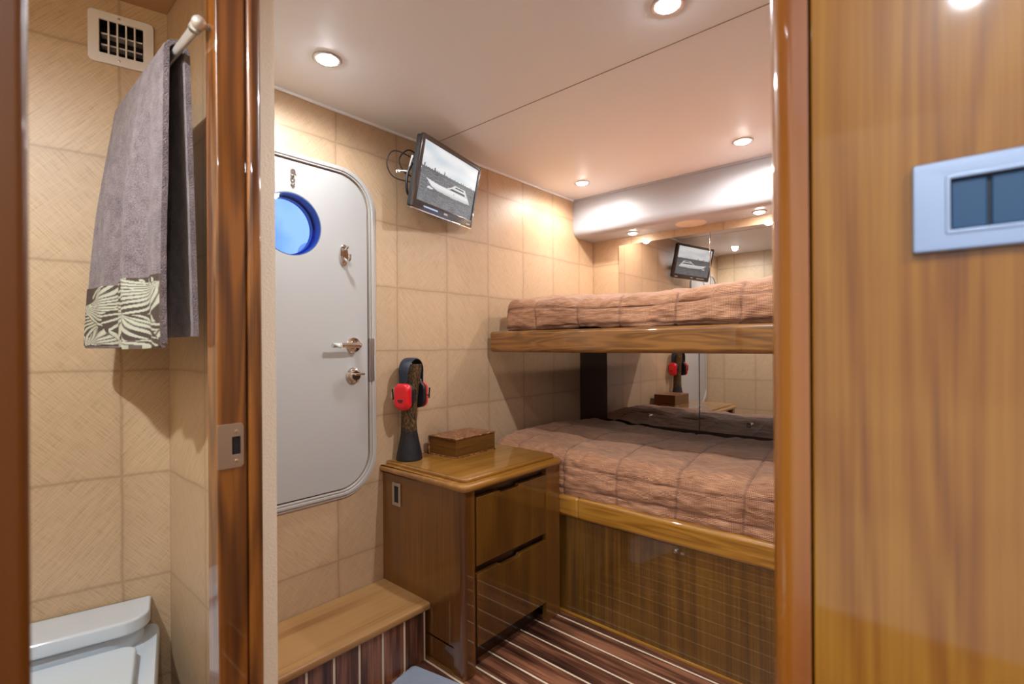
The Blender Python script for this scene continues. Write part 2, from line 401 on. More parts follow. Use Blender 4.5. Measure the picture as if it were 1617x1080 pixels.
# ------------------------------------------------------------------ setting
FZ, CZ = -1.12, .868
YA, XB = 1.677, 2.711
uvA = lambda co, n: ((co.x-1.215) if abs(n.y) > .7 else (co.y-YA if abs(n.x) > .7 else co.x), co.z+.019)
uvX = lambda co, n: ((co.y-1.677) if abs(n.x) > .7 else co.x-1.215, co.z+.019)
uvP = lambda co, n: ((co.y-1.52) if abs(n.x) > .7 else co.x, co.z+.583)

o = struct(part('floor', box(B(), -1.45, 2.80, -1.15, 1.95, FZ-.03, FZ), M['floor'], smooth=None), 'dark walnut floor with pale inlaid strips')
o = struct(part('ceiling', box(B(), -1.45, 2.80, -1.15, 1.95, CZ, CZ+.03), M['ceiling'], smooth=None), 'off-white vinyl ceiling panels')
# shallow joint battens between ceiling panels
bm = B(); box(bm, 1.3855, 1.3885, -.4, YA, CZ-.0012, CZ+.001); struct(part('trim_1', bm, M['seam'], smooth=None))
# wall with the white door: opening for the door leaf
PCX, PCZ, PR = .78, .418, .107
DL, DR, DB, DT = .452, 1.078, -.53, .638
fA = frame((0, YA, 0), (1, 0, 0), (0, 0, 1), (0, -1, 0))
bm = B(); plate(bm, [[(.30, FZ), (2.80, FZ), (2.80, CZ), (.30, CZ)], rrect(DL, DB, DR, DT, .125, 10)], -.04, 0, fA)
struct(part('wall_back', bm, M['paper'], smooth=None, uv=uvA), 'wall papered in woven tan squares around the white door')
# far wall
struct(part('wall_far', box(B(), XB, XB+.04, -.45, YA+.04, FZ, CZ), M['paper'], smooth=None, uv=uvX), 'tan papered wall behind the bunks')
struct(part('wall_side', box(B(), .56, XB+.04, -.45, -.41, FZ, CZ), M['paper'], smooth=None, uv=uvA))
# soffit over the upper bunk
bm = B(); prof = []
SB, SF, SR = .645, 2.492, .048
pts = [(XB, CZ), (SF, CZ), (SF, SB+SR)]+[(SF+SR-SR*math.cos(math.radians(a)), SB+SR-SR*math.sin(math.radians(a))) for a in range(9, 91, 9)]+[(XB, SB)]
vs = [[bm.verts.new((x, y, z)) for x, z in pts] for y in (-.41, YA-.001)]
for k in range(len(pts)): bm.faces.new((vs[0][k], vs[0][(k+1) % len(pts)], vs[1][(k+1) % len(pts)], vs[1][k]))
bm.faces.new(vs[0]); bm.faces.new(vs[1][::-1]); bmesh.ops.recalc_face_normals(bm, faces=bm.faces)
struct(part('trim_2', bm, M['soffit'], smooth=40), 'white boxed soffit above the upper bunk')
bm = B(); box(bm, SF-.006, SF, -.41, YA, CZ-.012, CZ, .002)
for a0, a1 in ((0, 1),):
    pass
struct(part('trim_3', bm, M['soffit'], smooth=None))
bm = B(); box(bm, .40, SF-.006, YA-.010, YA, CZ-.011, CZ, .003)
struct(part('trim_4', bm, M['ceiling'], smooth=None), 'thin ceiling bead above the door wall')
# partition beside the bathroom
struct(part('wall_left', box(B(), .385, .399, .93, YA, FZ, CZ), M['paper_bath'], smooth=None, uv=uvP), 'tan papered partition behind the towel')
# bathroom back wall, slanting
W0 = Vector((.385, 1.519, 0)); E1 = Vector((-.968, .251, 0)).normalized(); NW = Vector((-.251, -.968, 0)).normalized()
bm = B(); fW = frame(W0, E1, (0, 0, 1), NW)
plate(bm, [[(-.005, FZ), (1.25, FZ), (1.25, CZ), (-.005, CZ)], rrect(.050, .722, .136, .804, .002, 2)], -.03, 0, fW)
struct(part('wall_bath', bm, M['paper_bath'], smooth=None, uv=lambda co, n: ((co-W0).dot(E1)-.098, co.z+.583)), 'tan papered bathroom wall with the air vent')
struct(part('ceiling_bath', box(B(), -.86, .384, .50, 1.90, CZ-.004, CZ-.0005), M['ceil_bath'], smooth=None), 'brown bathroom ceiling panel')
struct(part('wall_bath_side', box(B(), -.88, -.84, .42, 1.90, FZ, CZ), M['paper_bath'], smooth=None, uv=uvP))
struct(part('wall_bath_front', box(B(), -.88, -.02, .42, .46, FZ, CZ), M['paper_bath'], smooth=None, uv=lambda co, n: (co.x, co.z)))
# left jamb close to the camera
bm = B(); box(bm, -.02, .0335, .405, .475, FZ, CZ, .006, 3, vertical)
struct(part('trim_5', bm, M['wood_jamb']), 'blurred brown wooden door jamb at the far left')
# door post with its rebate and striker
bm = B(); box(bm, .2955, .3415, .90, .95, FZ, CZ, .004, 3, vertical); box(bm, .3425, .3665, .894, .95, FZ, CZ, .009, 4, vertical); box(bm, .34, .345, .905, .95, FZ, CZ)
post = struct(part('trim_6', bm, M['wood_post']), 'varnished brown wooden door post with a steel striker plate')
box_ = B(); box(box_, .367, .401, .925, .931, FZ, CZ)
struct(part('trim_7', box_, M['cream'], smooth=None, uv=lambda co, n: (co.x+.1, co.z)))
fP = frame((0, .9, 0), (1, 0, 0), (0, 0, 1), (0, -1, 0))
bm = B(); plate(bm, [rrect(.2945, -.203, .3350, -.129, (.006, .001, .001, .006), 4), rrect(.3165, -.181, .3300, -.151, .001, 2)], -.0002, .0014, fP, .0004)
sp_ = part('striker_plate', bm, M['steel'], post); 
bm = B(); plate(bm, [rrect(.3160, -.1815, .3305, -.1505, .001, 2)], .0, .0004, fP); part('latch_recess', bm, M['gap'], sp_, smooth=None)
for zz in (-.142, -.192):
    bm = B(); lathe(bm, [(.0032, .0013), (.0030, .0021), (.0016, .0026)], frame((.3235, .9, zz), (1, 0, 0), (0, 0, 1), (0, -1, 0)), 16); part('screw', bm, M['chrome'], sp_)
# big varnished panel on the right, with a rounded edge post
bm = B(); box(bm, .50, .55, -1.15, .087, FZ, CZ, .002, 2, vertical)
struct(part('wall_right', bm, M['wood_panel']), 'large glossy golden-brown wood panel at the right')
bm = B(); box(bm, .498, .563, .0885, .122, FZ, CZ, .0215, 6, lambda e: vertical(e) and e.verts[0].co.y > .1)
struct(part('trim_8', bm, M['wood_nose']), 'rounded glossy wooden edge of the right-hand panel')
bm = B(); box(bm, .551, .56, -.45, .087, FZ, CZ); struct(part('wall_inner', bm, M['paper'], smooth=None, uv=uvX))
# corridor behind the camera
# the corridor is open to daylight at its far end behind the camera
struct(part('wall_corridor', box(B(), -1.45, .5, -1.15, -1.11, FZ, CZ), M['paper'], smooth=None, uv=uvA))
struct(part('wall_corridor_end', box(B(), -1.45, -.88, .42, .46, FZ, CZ), M['paper'], smooth=None, uv=uvA))

# ------------------------------------------------------------------ white door
door = struct(thing('door_1', 'pale grey door with rounded corners and a round porthole', 'door', (.765, YA, DB)))
del door['category']
bm = B(); plate(bm, [rrect(DL+.004, DB+.004, DR-.004, DT-.004, .121, 12), circ(PCX, PCZ, PR, 64)], -.036, .004, fA, .002)
leaf = part('door_leaf', bm, M['door'], door, 30)
bm = B(); plate(bm, [rrect(DL-.002, DB-.002, DR+.002, DT+.002, .127, 12), rrect(DL+.0035, DB+.0035, DR-.0035, DT-.0035, .1215, 12)], -.03, -.001, fA)
part('door_gasket', bm, M['gasket'], door)
bm = B()
plate(bm, [rrect(DL-.030, DB-.030, DR+.032, DT+.025, .150, 14), rrect(DL-.001, DB-.001, DR+.001, DT+.001, .126, 14)], 0, .006, fA, .0015)
plate(bm, [rrect(DL-.020, DB-.020, DR+.022, DT+.017, .140, 14), rrect(DL-.009, DB-.009, DR+.010, DT+.008, .134, 14)], .004, .012, fA, .0025)
plate(bm, [rrect(DL-.006, DB-.006, DR+.006, DT+.005, .130, 14), rrect(DL-.001, DB-.001, DR+.001, DT+.001, .126, 14)], .004, .010, fA, .001)
part('door_frame', bm, M['alu'], door, 30)
# porthole: tube ring behind the flush glass
bm = B(); fR = frame((PCX, YA, PCZ), (1, 0, 0), (0, 0, 1), (0, -1, 0))
plate(bm, [circ(0, 0, PR, 64), circ(0, 0, PR-.003, 64)], -.062, .0035, fR)
plate(bm, [circ(0, 0, PR-.003, 64), circ(0, 0, PR-.010, 64)], -.062, -.040, fR)
ring = part('porthole_ring', bm, M['rim'], leaf)
bm = B(); plate(bm, [circ(0, 0, PR-.0028, 64)], .0012, .0032, fR); part('porthole_glass', bm, M['glass'], leaf, None)
# lever, deadbolt
def disc(bm, prof, x, z, off=0.0): lathe(bm, prof, frame((x, YA-.004-off, z), (1, 0, 0), (0, 0, 1), (0, -1, 0)), 40)
bm = B(); disc(bm, [(.030, 0), (.0300, .003), (.027, .007), (.017, .0085), (.016, .012), (.011, .013), (.0105, .045), (.008, .047)], 1.011, .004)
hd = part('door_handle', bm, M['chrome'], leaf)
bm = B(); tube(bm, spline([(1.013, YA-.046, .004), (.99, YA-.050, .003), (.955, YA-.050, .003), (.930, YA-.050, .003)], 5), .0085, 16); part('lever', bm, M['chrome'], leaf)
bm = B(); tube(bm, [(.930, YA-.050, .003), (.903, YA-.050, .003)], .0094, 16); tube(bm, [(.934, YA-.050, .003), (.929, YA-.050, .003)], .0105, 16); part('lever_tip', bm, M['acryl'], leaf)
bm = B(); disc(bm, [(.030, 0), (.0300, .004), (.026, .008), (.021, .009), (.0205, .020), (.017, .023)], 1.010, -.110)
box(bm, 1.000, 1.040, YA-.040, YA-.026, -.109, -.100, .003, 2)
part('deadbolt', bm, M['chrome'], leaf)
bm = B(); box(bm, 1.0775, 1.0835, YA-.0135, YA-.001, -.135, .030, .001); box(bm, 1.0835, 1.096, YA-.0145, YA-.012, -.135, .030, .001)
part('latch_keeper', bm, M['steel'], door)
bm = B(); plate(bm, [circ(.973, .336, .018, 32, .040)], .004, .012, fA, .003)
tube(bm, spline([(.973, YA-.010, .325), (.975, YA-.03, .312), (.976, YA-.042, .318), (.976, YA-.044, .335)], 6), .0055, 12)
tube(bm, spline([(.973, YA-.010, .352), (.974, YA-.026, .358), (.974, YA-.034, .366)], 6), .0048, 12)
part('coat_hook', bm, M['chrome'], leaf)
bm = B(); plate(bm, [rrect(.776, .562, .794, .606, .008, 6)], .004, .008, fA, .001); box(bm, .777, .793, YA-.016, YA-.008, .580, .587, .001); tube(bm, [(.785, YA-.008, .578), (.785, YA-.022, .575), (.785, YA-.024, .566)], .003, 10)
tube(bm, spline([(.779, YA-.008, .556), (.785, YA-.012, .551), (.791, YA-.008, .556)], 5), .0025, 10)
part('catch', bm, M['chrome'], leaf)

# dome standing outside beyond the porthole
bm = B(); DM = Matrix.Translation((1.515, 3.0, .545))
lathe(bm, [(.060, 0), (.070, .01), (.073, .035)]+[(.073*math.cos(a), .035+.073*math.sin(a)) for a in [PI/2*k/12 for k in range(1, 12)]], DM, 48)
tag(part('dome', bm, M['white'], loc=(1.515, 3.0, .545)), 'rounded pale dome seen outside through the porthole glass', 'dome')
bm = B(); tube(bm, [(1.515, 3.0, -.6), (1.515, 3.0, .545)], .025, 16); tag(part('mast', bm, M['white'], loc=(1.515, 3.0, -.6)), 'pale post carrying the dome outside the porthole', 'post')

# ------------------------------------------------------------------ downlights
def make_lamp(lens, r):
    t = thing('recessed_downlight', '-', 'ceiling light', (0, 0, 0), 'round recessed downlights')
    k = r/.042
    bm = B(); lathe(bm, [(.042*k, 0), (.042*k, -.002), (.039*k, -.0045), (.033*k, -.005), (.030*k, -.003), (.030*k, -.0005)], None, 40, False); part('trim_ring', bm, M['steel'], t)
    bm = B(); lathe(bm, [(.0305*k, -.0012), (.027*k, -.0062), (.020*k, -.0095), (.010*k, -.0115), (.001, -.012)], None, 32, True); part('lens', bm, lens, t)
    return t
LAMPS = [((.765, 1.40, CZ), 'cool', 'round recessed ceiling light nearest the white door', 5.5),
         ((1.219, .528, CZ), 'cool', 'round recessed ceiling light at the top edge of the picture', 15),
         ((2.251, 1.457, CZ), 'warm', 'round ceiling light over the upper bunk, in the corner by the papered wall', 5.0),
         ((2.252, .644, CZ), 'warm', 'round ceiling light over the upper bunk, beside the right-hand wooden panel', 6.2),
         ((2.620, 1.352, SB), 'small', 'small round light under the soffit, left of the speaker', 1.0),
         ((2.620, .675, SB), 'small', 'small round light under the soffit, right of the speaker', 1.0),
         ((-.34, .74, CZ-.004), 'cool', 'round recessed light in the bathroom ceiling', 19),
         ((-.63, -.05, CZ), 'cool', 'round recessed light in the corridor ceiling', 14),
         ((-.25, -.70, CZ), 'cool', 'added round fill light in the corridor ceiling, out of view', 9)]  # last entry is an unseen lamp added behind the camera as fill
protos = {}
for loc, kind, lab, pw in LAMPS:
    if kind not in protos:
        t = make_lamp(M['lens'] if kind == 'cool' else M['lensw'], .042 if kind != 'small' else .034); t.location = loc; protos[kind] = t
    else: t = copy_tree(protos[kind], loc)
    t['label'] = lab
    for typ, k, dz in (('SPOT', 2.6, .009),):
        ld = bpy.data.lights.new('downlight_beam', typ); ld.energy = pw*k; ld.shadow_soft_size = .022
        if typ == 'SPOT': ld.spot_size = math.radians(176); ld.spot_blend = .6
        ld.color = (.88, .94, 1) if kind == 'cool' else (1, .93, .85)
        if 'bathroom' in lab: ld.color = (.94, .97, 1)
        lo = bpy.data.objects.new('downlight_beam', ld); COL.objects.link(lo); lo.location = (loc[0], loc[1], loc[2]-dz-.006)
# speaker disc under the soffit
bm = B(); lathe(bm, [(.078, 0), (.078, -.002), (.074, -.004), (.001, -.005)], None, 56, True); bm.transform(Matrix.Translation((2.622, 1.014, SB)))
tag(part('ceiling_speaker', bm, M['grille'], loc=(2.622, 1.014, SB)), 'flat round cream speaker grille under the soffit', 'speaker')

# ------------------------------------------------------------------ mirrors on the far wall
def mirror_plate(y0, y1, z0, z1, x):
    bm = B(); box(bm, x-.006, x, y0, y1, z0, z1, .0015, 2); return bm
tag(part('wall_mirror', mirror_plate(.9435, 1.490, .14, .602, XB), M['mirror'], loc=(XB, 1.2, .14)), 'upper wall mirror reflecting the television, left of the seam', 'mirror')
tag(part('wall_mirror', mirror_plate(-.38, .9405, .14, .602, XB), M['mirror'], loc=(XB, .3, .14)), 'upper wall mirror right of the seam, reflecting bare wallpaper', 'mirror')
XC = 2.56
cab = thing('mirrored_cabinet', 'dark wooden cupboard with mirrored doors at the back of the lower bunk', 'cabinet', (XC, .6, -.66))
bm = B(); box(bm, XC+.002, XB-.001, -.40, YA-.001, -.66, -.034); part('carcass', bm, M['wood_dark'], cab, None)
bm = B(); box(bm, XC-.004, XC+.002, 1.492, YA-.001, -.66, -.034); part('face_frame', bm, M['wood_dark'], cab, None)
for i, (y0, y1, ky) in enumerate(((.951, 1.488, 1.222), (.10, .947, .705))):
    bm = B(); box(bm, XC-.006, XC+.001, y0, y1, -.448, -.036, .0015, 2); d_ = part('door', bm, M['mirror'], cab)
    bm = B(); lathe(bm, [(.010, 0), (.010, .003), (.005, .006), (.005, .012), (.0105, .015), (.011, .02), (.007, .024)], frame((XC-.006, ky, -.392), (0, 1, 0), (0, 0, 1), (-1, 0, 0)), 24); part('knob', bm, M['chrome'], d_)

# ------------------------------------------------------------------ bunks
XL = 1.69
lb = thing('lower_bunk', 'varnished wooden lower bunk with a plain panelled front', 'bunk bed', (2.1, .6, FZ))
bm = B(); box(bm, 1.712, 1.74, -.40, 1.2345, FZ+.001, -.640); part('front_panel', bm, M['wood_base'], lb)
bm = B(); box(bm, 1.703, 1.712, -.40, 1.2345, FZ, FZ+.011, .003); part('base_bead', bm, M['wood_rail'], lb)
bm = B(); box(bm, 1.745, XC-.005, -.40, YA-.002, -.66, -.640); part('platform', bm, M['wood_dark'], lb, None)
bm = B(); box(bm, XL, 1.738, -.40, 1.120, -.713, -.624, .017, 5, alongy); part('rail', bm, M['wood_rail'], lb)
bm = B(); box(bm, XL, 1.738, 1.1215, 1.2335, -.713, -.624, .016, 5, lambda e: True); part('rail_end', bm, M['wood_rail'], lb)
bm = B(); lathe(bm, [(.007, 0), (.007, .006), (.004, .009), (.004, .014)], frame((1.712, .722, -.737), (0, 1, 0), (0, 0, 1), (-1, 0, 0)), 16); box(bm, 1.702, 1.711, .688, .702, -.741, -.734, .001); part('catch', bm, M['steel'], lb)
ub = thing('upper_bunk', 'varnished wooden upper bunk board below the top mattress', 'bunk bed', (2.2, .6, -.033))
bm = B(); box(bm, 1.72, 1.752, -.40, 1.645, -.033, .066, .016, 5, lambda e: True); part('rail', bm, M['wood_rail_up'], ub)
bm = B(); box(bm, 1.753, XB-.002, -.40, 1.644, -.030, .012, .004); part('platform', bm, M['wood_dark'], ub)

# ------------------------------------------------------------------ mattresses
def mattress(name, label, cat, x0, x1, y0, y1, z0, z1, rtop, rend, yseams, hseams, crown, seed, lean=0, sag=None, groove=.008, topseams=()):
    H = z1-z0
    # profile: front bottom -> up front -> over top -> back
    prof = []; L = 0
    def arc(cx, cz, r, a0, a1, n):
        for k in range(n+1):
            a = math.radians(a0+(a1-a0)*k/n); prof.append((cx+r*math.cos(a), cz+r*math.sin(a)))
    rb = .03
    arc(x0+rb, z0+rb, rb, 270, 180, 8)
    n = max(2, int((H-rtop-rb)/.005)); zz0 = z0+rb
    for k in range(1, n): prof.append((x0, zz0+(H-rb-rtop)*k/n))
    arc(x0+rtop, z1-rtop, rtop, 180, 90, 16)
    n = 90
    for k in range(1, n+1): prof.append((x0+rtop+(x1-x0-rtop)*k/n, z1))
    d = [0]
    for a, b in zip(prof, prof[1:]): d.append(d[-1]+math.dist(a, b))
    ys = []; y = y1; 
    while y > y0:
        ys.append(y); y -= .0025 if y1-y < .02 else .0065
    ys.append(y0)
    bm = bmesh.new(); uvl = bm.loops.layers.uv.new('UVMap'); cl = bm.loops.layers.float_color.new('seam')
    grid = []; info = {}
    topw = x1-x0
    for i, y in enumerate(ys):
        row = []; dd = y1-y
        ins = rend-math.sqrt(max(0, rend*rend-(rend-dd)**2)) if dd < rend else 0
        for j, (px, pz) in enumerate(prof):
            tx = min(1, max(0, (px-x0)/topw)); th = (pz-z0)/H
            nx = 0; nz = 0
            # outward normal approximate
            if j == 0: t = Vector((prof[1][0]-px, prof[1][1]-pz))
            elif j == len(prof)-1: t = Vector((px-prof[j-1][0], pz-prof[j-1][1]))
            else: t = Vector((prof[j+1][0]-prof[j-1][0], prof[j+1][1]-prof[j-1][1]))
            t.normalize(); nx, nz = -t.y, t.x
            s = 0.0
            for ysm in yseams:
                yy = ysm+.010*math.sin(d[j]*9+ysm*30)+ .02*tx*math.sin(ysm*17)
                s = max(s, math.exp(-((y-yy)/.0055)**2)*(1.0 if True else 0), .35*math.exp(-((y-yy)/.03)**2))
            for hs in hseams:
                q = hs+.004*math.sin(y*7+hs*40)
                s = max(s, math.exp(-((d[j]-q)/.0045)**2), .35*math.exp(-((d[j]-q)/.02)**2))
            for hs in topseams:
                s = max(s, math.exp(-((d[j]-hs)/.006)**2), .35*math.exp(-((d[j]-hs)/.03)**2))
            wr = noise.noise(Vector((px*7+seed, y*9, pz*16)))*.012 + noise.noise(Vector((px*26, y*20+seed, pz*60)))*.0055
            # creases fanning from the seams
            wr += .0055*math.sin(y*120+8*noise.noise(Vector((y*4, d[j]*6, seed))))*math.exp(-((d[j]-(H+.01))/.05)**2)*max(0, noise.noise(Vector((y*3, seed, 2)))+.25)
            disp = wr-groove*s+.004
            X = px+nx*disp; Z = pz+nz*disp
            Z += crown(tx, y)*min(1, max(0, (pz-z0)/H))
            X += ins*.9*(1-min(1, tx*1.5)); Z -= ins*(th if th > 0 else 0)*.9
            X = min(X, x1)
            if sag: Z += sag(y)*th
            v = bm.verts.new((X, y-(0.012*noise.noise(Vector((px*5, 3, seed))) if i == 0 else 0)-(.35*ins*th if i < 3 else 0), Z)); row.append(v); info[v] = (y, d[j], s)
        grid.append(row)
    for a, b in zip(grid, grid[1:]):
        for j in range(len(prof)-1): bm.faces.new((a[j], a[j+1], b[j+1], b[j]))
    # end cap at y1
    base = [bm.verts.new((v.co.x, y1, z0)) for v in grid[0]]
    for v, g in zip(base, grid[0]): info[v] = (info[g][0]+.1, info[g][1], 0)
    for j in range(len(prof)-1): 
        bm.faces.new((grid[0][j+1], grid[0][j], base[j], base[j+1]))
    bmesh.ops.recalc_face_normals(bm, faces=bm.faces)
    for f in bm.faces:
        for l in f.loops:
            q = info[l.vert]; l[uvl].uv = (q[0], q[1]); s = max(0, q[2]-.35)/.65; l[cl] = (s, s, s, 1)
    o = part(name, bm, M['quilt'], loc=((x0+x1)/2, (y0+y1)/2, z0), smooth=80)
    return tag(o, label, cat)
mattress('mattress', 'upper bunk mattress under a ribbed brown quilted cover', 'mattress', 1.758, XB-.01, -.39, 1.600, .068, .196, .045, .075,
         [1.40, 1.177, .974, .749, .515, .28], [.03, .108], lambda tx, y: .045*math.sin(PI*min(1, tx*1.1+.0))+.012*math.sin(y*5), 3.1, groove=.009)
mattress('mattress', 'wide lower bunk mattress under a creased ribbed brown quilt', 'mattress', 1.704, XC-.035, -.39, 1.655, -.640, -.452, .06, .09,
         [1.46, 1.205, .965, .722, .492, .25], [.068, .155], lambda tx, y: .028*math.sin(PI*min(1, tx))+.008*math.sin(y*4+1), 8.7, groove=.008, topseams=[.45, .72])

# ------------------------------------------------------------------ drawer cabinet
dc = thing('drawer_cabinet', 'glossy brown two-drawer wooden cabinet between step and lower bunk', 'cabinet', (1.42, 1.45, FZ))
CT = -.455
bm = B(); box(bm, 1.140, 1.688, 1.236, YA-.001, -1.035, -.490); box(bm, 1.140, 1.160, 1.236, YA-.001, FZ, -1.03); part('carcass', bm, M['wood_cab'], dc, None)
bm = B(); box(bm, 1.128, 1.194, 1.203, 1.252, FZ, -.488, .019, 5, lambda e: vertical(e) and e.verts[0].co.y < 1.22); part('corner_post', bm, M['wood_cabpost'], dc)
bm = B(); box(bm, 1.594, 1.688, 1.212, 1.2355, FZ, -.488, .003); part('side_stile', bm, M['wood_cab'], dc)
bm = B(); box(bm, 1.1945, 1.5935, 1.262, 1.270, FZ, -1.036); box(bm, 1.1945, 1.5935, 1.2345, 1.2355, -1.036, -.49); part('toe_kick', bm, M['wood_dark'], dc, None)
# stepped worktop
bm = B(); plate(bm, [rrect(1.156, 1.220, 1.680, YA-.001, (.002, .002, .026, .034), 8)], -.470, CT, None, .006)
plate(bm, [rrect(1.124, 1.190, 1.700, YA-.0008, (.002, .002, .036, .045), 8)], -.492, -.4675, None, .010)
part('worktop', bm, M['wood_top'], dc)
def drawer(z0, z1):
    x0, x1 = 1.1975, 1.5905; xm0, xm1 = 1.315, 1.425
    out = [(x0, z0), (x1, z0), (x1, z1), (xm1, z1), (xm1-.006, z1-.009), (xm0+.006, z1-.009), (xm0, z1), (x0, z1)]
    bm = B(); plate(bm, [out], 0, .020, frame((0, 1.228, 0), (1, 0, 0), (0, 0, 1), (0, -1, 0)), .0025)
    return bm
for z0, z1 in ((-.757, -.522), (-1.035, -.786)):
    d_ = part('drawer', drawer(z0, z1), M['wood_draw'], dc)
bm = B(); box(bm, 1.130, 1.1395, 1.2525, YA-.002, FZ, FZ+.010, .002); part('base_bead', bm, M['wood_cab'], dc)
# rocker switch on the side of the cabinet
sw = thing('rocker_switch', 'small framed rocker switch on the cabinet side', 'switch', (1.1395, 1.581, -.613))
fS = frame((1.1398, 1.581, -.568), (0, -1, 0), (0, 0, 1), (-1, 0, 0))
bm = B(); plate(bm, [rrect(-.026, -.044, .026, .044, .004), rrect(-.0135, -.031, .0135, .031, .002)], 0, .006, fS, .0015); part('switch_frame', bm, M['steel'], sw)
bm = B(); plate(bm, [rrect(-.013, -.0305, .013, .0305, .001)], 0, .003, fS); part('rocker', bm, M['rocker_dark'], sw)

# ------------------------------------------------------------------ step
st = thing('step', 'low teak-topped step under the white door', 'step', (.77, 1.53, FZ))
bm = B(); box(bm, .400, 1.139, 1.388, YA-.001, -.944, -.918, .009, 4, alongx); part('tread', bm, M['wood_step'], st)
bm = B(); box(bm, .400, 1.127, 1.402, 1.41, FZ, -.944); 
bm.transform(Matrix.Identity(4)); rs = part('riser', bm, M['riser'], st, None)
# keep the strip pattern in world x: shift object origin of the riser
rs.data.transform(Matrix.Translation(ORIG[st.name])); rs.location = -ORIG[st.name]
bm = B(); plate(bm, [rrect(-.19, -.12, .19, .12, .02)], 0, .008, frame((.913, 1.246, FZ), (.97, .2, 0), (-.2, .97, 0), (0, 0, 1)), .003)
tag(part('floor_mat', bm, M['mat'], loc=(.913, 1.246, FZ)), 'blue-grey carpet mat on the floor before the step', 'mat')

# ------------------------------------------------------------------ book
bk = thing('book', 'thick closed book with tooled brown leather cover lying on the cabinet', 'book', (1.465, 1.56, CT))
fB = frame((1.465, 1.561, CT), (.9986, .035, 0), (-.035, .9986, 0), (0, 0, 1))
bm = B(); plate(bm, [rrect(-.122, -.083, .122, .083, .003, 3)], 0, .0045, fB, .0015); plate(bm, [rrect(-.122, -.083, .122, .083, .003, 3)], .074, .0785, fB, .0015)
b2 = B(); box(b2, -.122, .122, .078, .086, .002, .0765, .004, 3); join(bm, b2, fB); part('cover', bm, M['book'], bk)
bm = B(); b2 = B(); box(b2, -.118, .118, -.079, .079, .0045, .074, 0); join(bm, b2, fB); part('pages', bm, M['pages'], bk, None)

# ------------------------------------------------------------------ stand and ear defenders
SX, SY = 1.226, 1.618
bm = B(); prof = [(.050, 0), (.0525, .004), (.050, .02), (.044, .05), (.037, .085), (.0325, .11), (.031, .15), (.0305, .20), (.031, .25), (.0325, .30), (.035, .345), (.0365, .378), (.035, .381), (.030, .379), (.028, .365)]
offs = [(0, 0)]*6+[(-.001, .001), (.000, 0), (.003, -.002), (.007, -.004), (.010, -.007), (.012, -.008), (.012, -.008), (.012, -.008), (.012, -.008)]
lathe(bm, prof, Matrix.Translation((SX, SY, CT)), 48, True, offs)
tag(part('display_stand', bm, M['stand'], loc=(SX, SY, CT)), 'slim waisted stand, black foot and speckled brown top, holding ear defenders', 'stand')
ed = thing('ear_defenders', 'red and black ear defenders hung over the speckled stand', 'ear defenders', (SX+.004, SY-.010, -.20))
hx, hy = SX+.004, SY-.010
def strap(cx, cy, cz, rx, rz, w, th, a0, a1, legs):
    pts = []
    pts.append((cx-rx, cz-legs))
    for k in range(25):
        a = math.radians(a0+(a1-a0)*k/24); pts.append((cx-rx*math.cos(a), cz+rz*math.sin(a)))
    pts.append((cx+rx, cz-legs))
    bm = B(); rows = []
    for i, (x, z) in enumerate(pts):
        p = Vector(pts[max(i-1, 0)]); q = Vector(pts[min(i+1, len(pts)-1)]); t = (q-p).normalized(); n_ = Vector((-t.y, t.x))
        fr = i/(len(pts)-1); ww = w*(.72+.28*math.sin(PI*fr))
        rows.append([bm.verts.new((x+n_.x*s, cy+c*ww/2, z+n_.y*s)) for s, c in ((0, -1), (th*.8, -.8), (th, 0), (th*.8, .8), (0, 1), (-th*.3, 0))])
    for a, b in zip(rows, rows[1:]):
        for k in range(6): bm.faces.new((a[k], a[(k+1) % 6], b[(k+1) % 6], b[k]))
    bm.faces.new(rows[0]); bm.faces.new(rows[-1][::-1]); bmesh.ops.recalc_face_normals(bm, faces=bm.faces); return bm
part('headband', strap(hx, hy, -.112, .058, .060, .054, .005, 0, 180, .040), M['band'], ed, 50)
for s in (-1, 1):
    xc = hx+s*.048
    bm = B(); fC = frame((hx+s*.040, hy, -.199), (0, -s, 0), (0, 0, 1), (s, 0, 0))
    plate(bm, [rrect(-.038, -.053, .038, .053, .034, 10)], -.004, .014, fC, .005); cu = part('ear_cushion', bm, M['blackm'], ed, 50)
    bm = B(); rows = []
    for sc, h in ((.96, .014), (.98, .019), (.95, .027), (.86, .034), (.62, .039)):
        rows.append([bm.verts.new(fC @ Vector((x*sc, y*sc, h))) for x, y in rrect(-.037, -.054, .037, .054, .027, 8)])
    for a, b in zip(rows, rows[1:]):
        n = len(a)
        for k in range(n): bm.faces.new((a[k], a[(k+1) % n], b[(k+1) % n], b[k]))
    bm.faces.new(rows[-1]); bm.faces.new(rows[0][::-1]); bmesh.ops.recalc_face_normals(bm, faces=bm.faces)
    cp = part('ear_cup', bm, M['red'], ed, 50); cp['label'] = 'red outer ear cup'
    bm = B(); plate(bm, [rrect(-.012, -.016, .012, -.010, .001, 2)], .0385, .0394, fC); plate(bm, [rrect(-.009, -.022, .009, -.018, .001, 2)], .0385, .0394, fC); part('printed_mark', bm, M['gasket'], cp, None)
    # wire yoke: pivots with little side arms
    for q in (-1, 1):
        bm = B(); tube(bm, [(hx+s*.052, hy+q*.036, -.200), (hx+s*.052, hy+q*.046, -.200), (hx+s*.052, hy+q*.050, -.210)], .0022, 8)
        tube(bm, [(hx+s*.052, hy+q*.050, -.213), (hx+s*.052, hy+q*.053, -.170)], .0032, 8)
        part('yoke_arm', bm, M['blackm'], ed)
    bm = B(); tube(bm, spline([(hx+s*.053, hy-.012, -.157), (hx+s*.057, hy-.008, -.135), (hx+s*.057, hy+.008, -.135), (hx+s*.053, hy+.012, -.157)], 6), .0018, 8); part('wire_loop', bm, M['chrome'], ed)

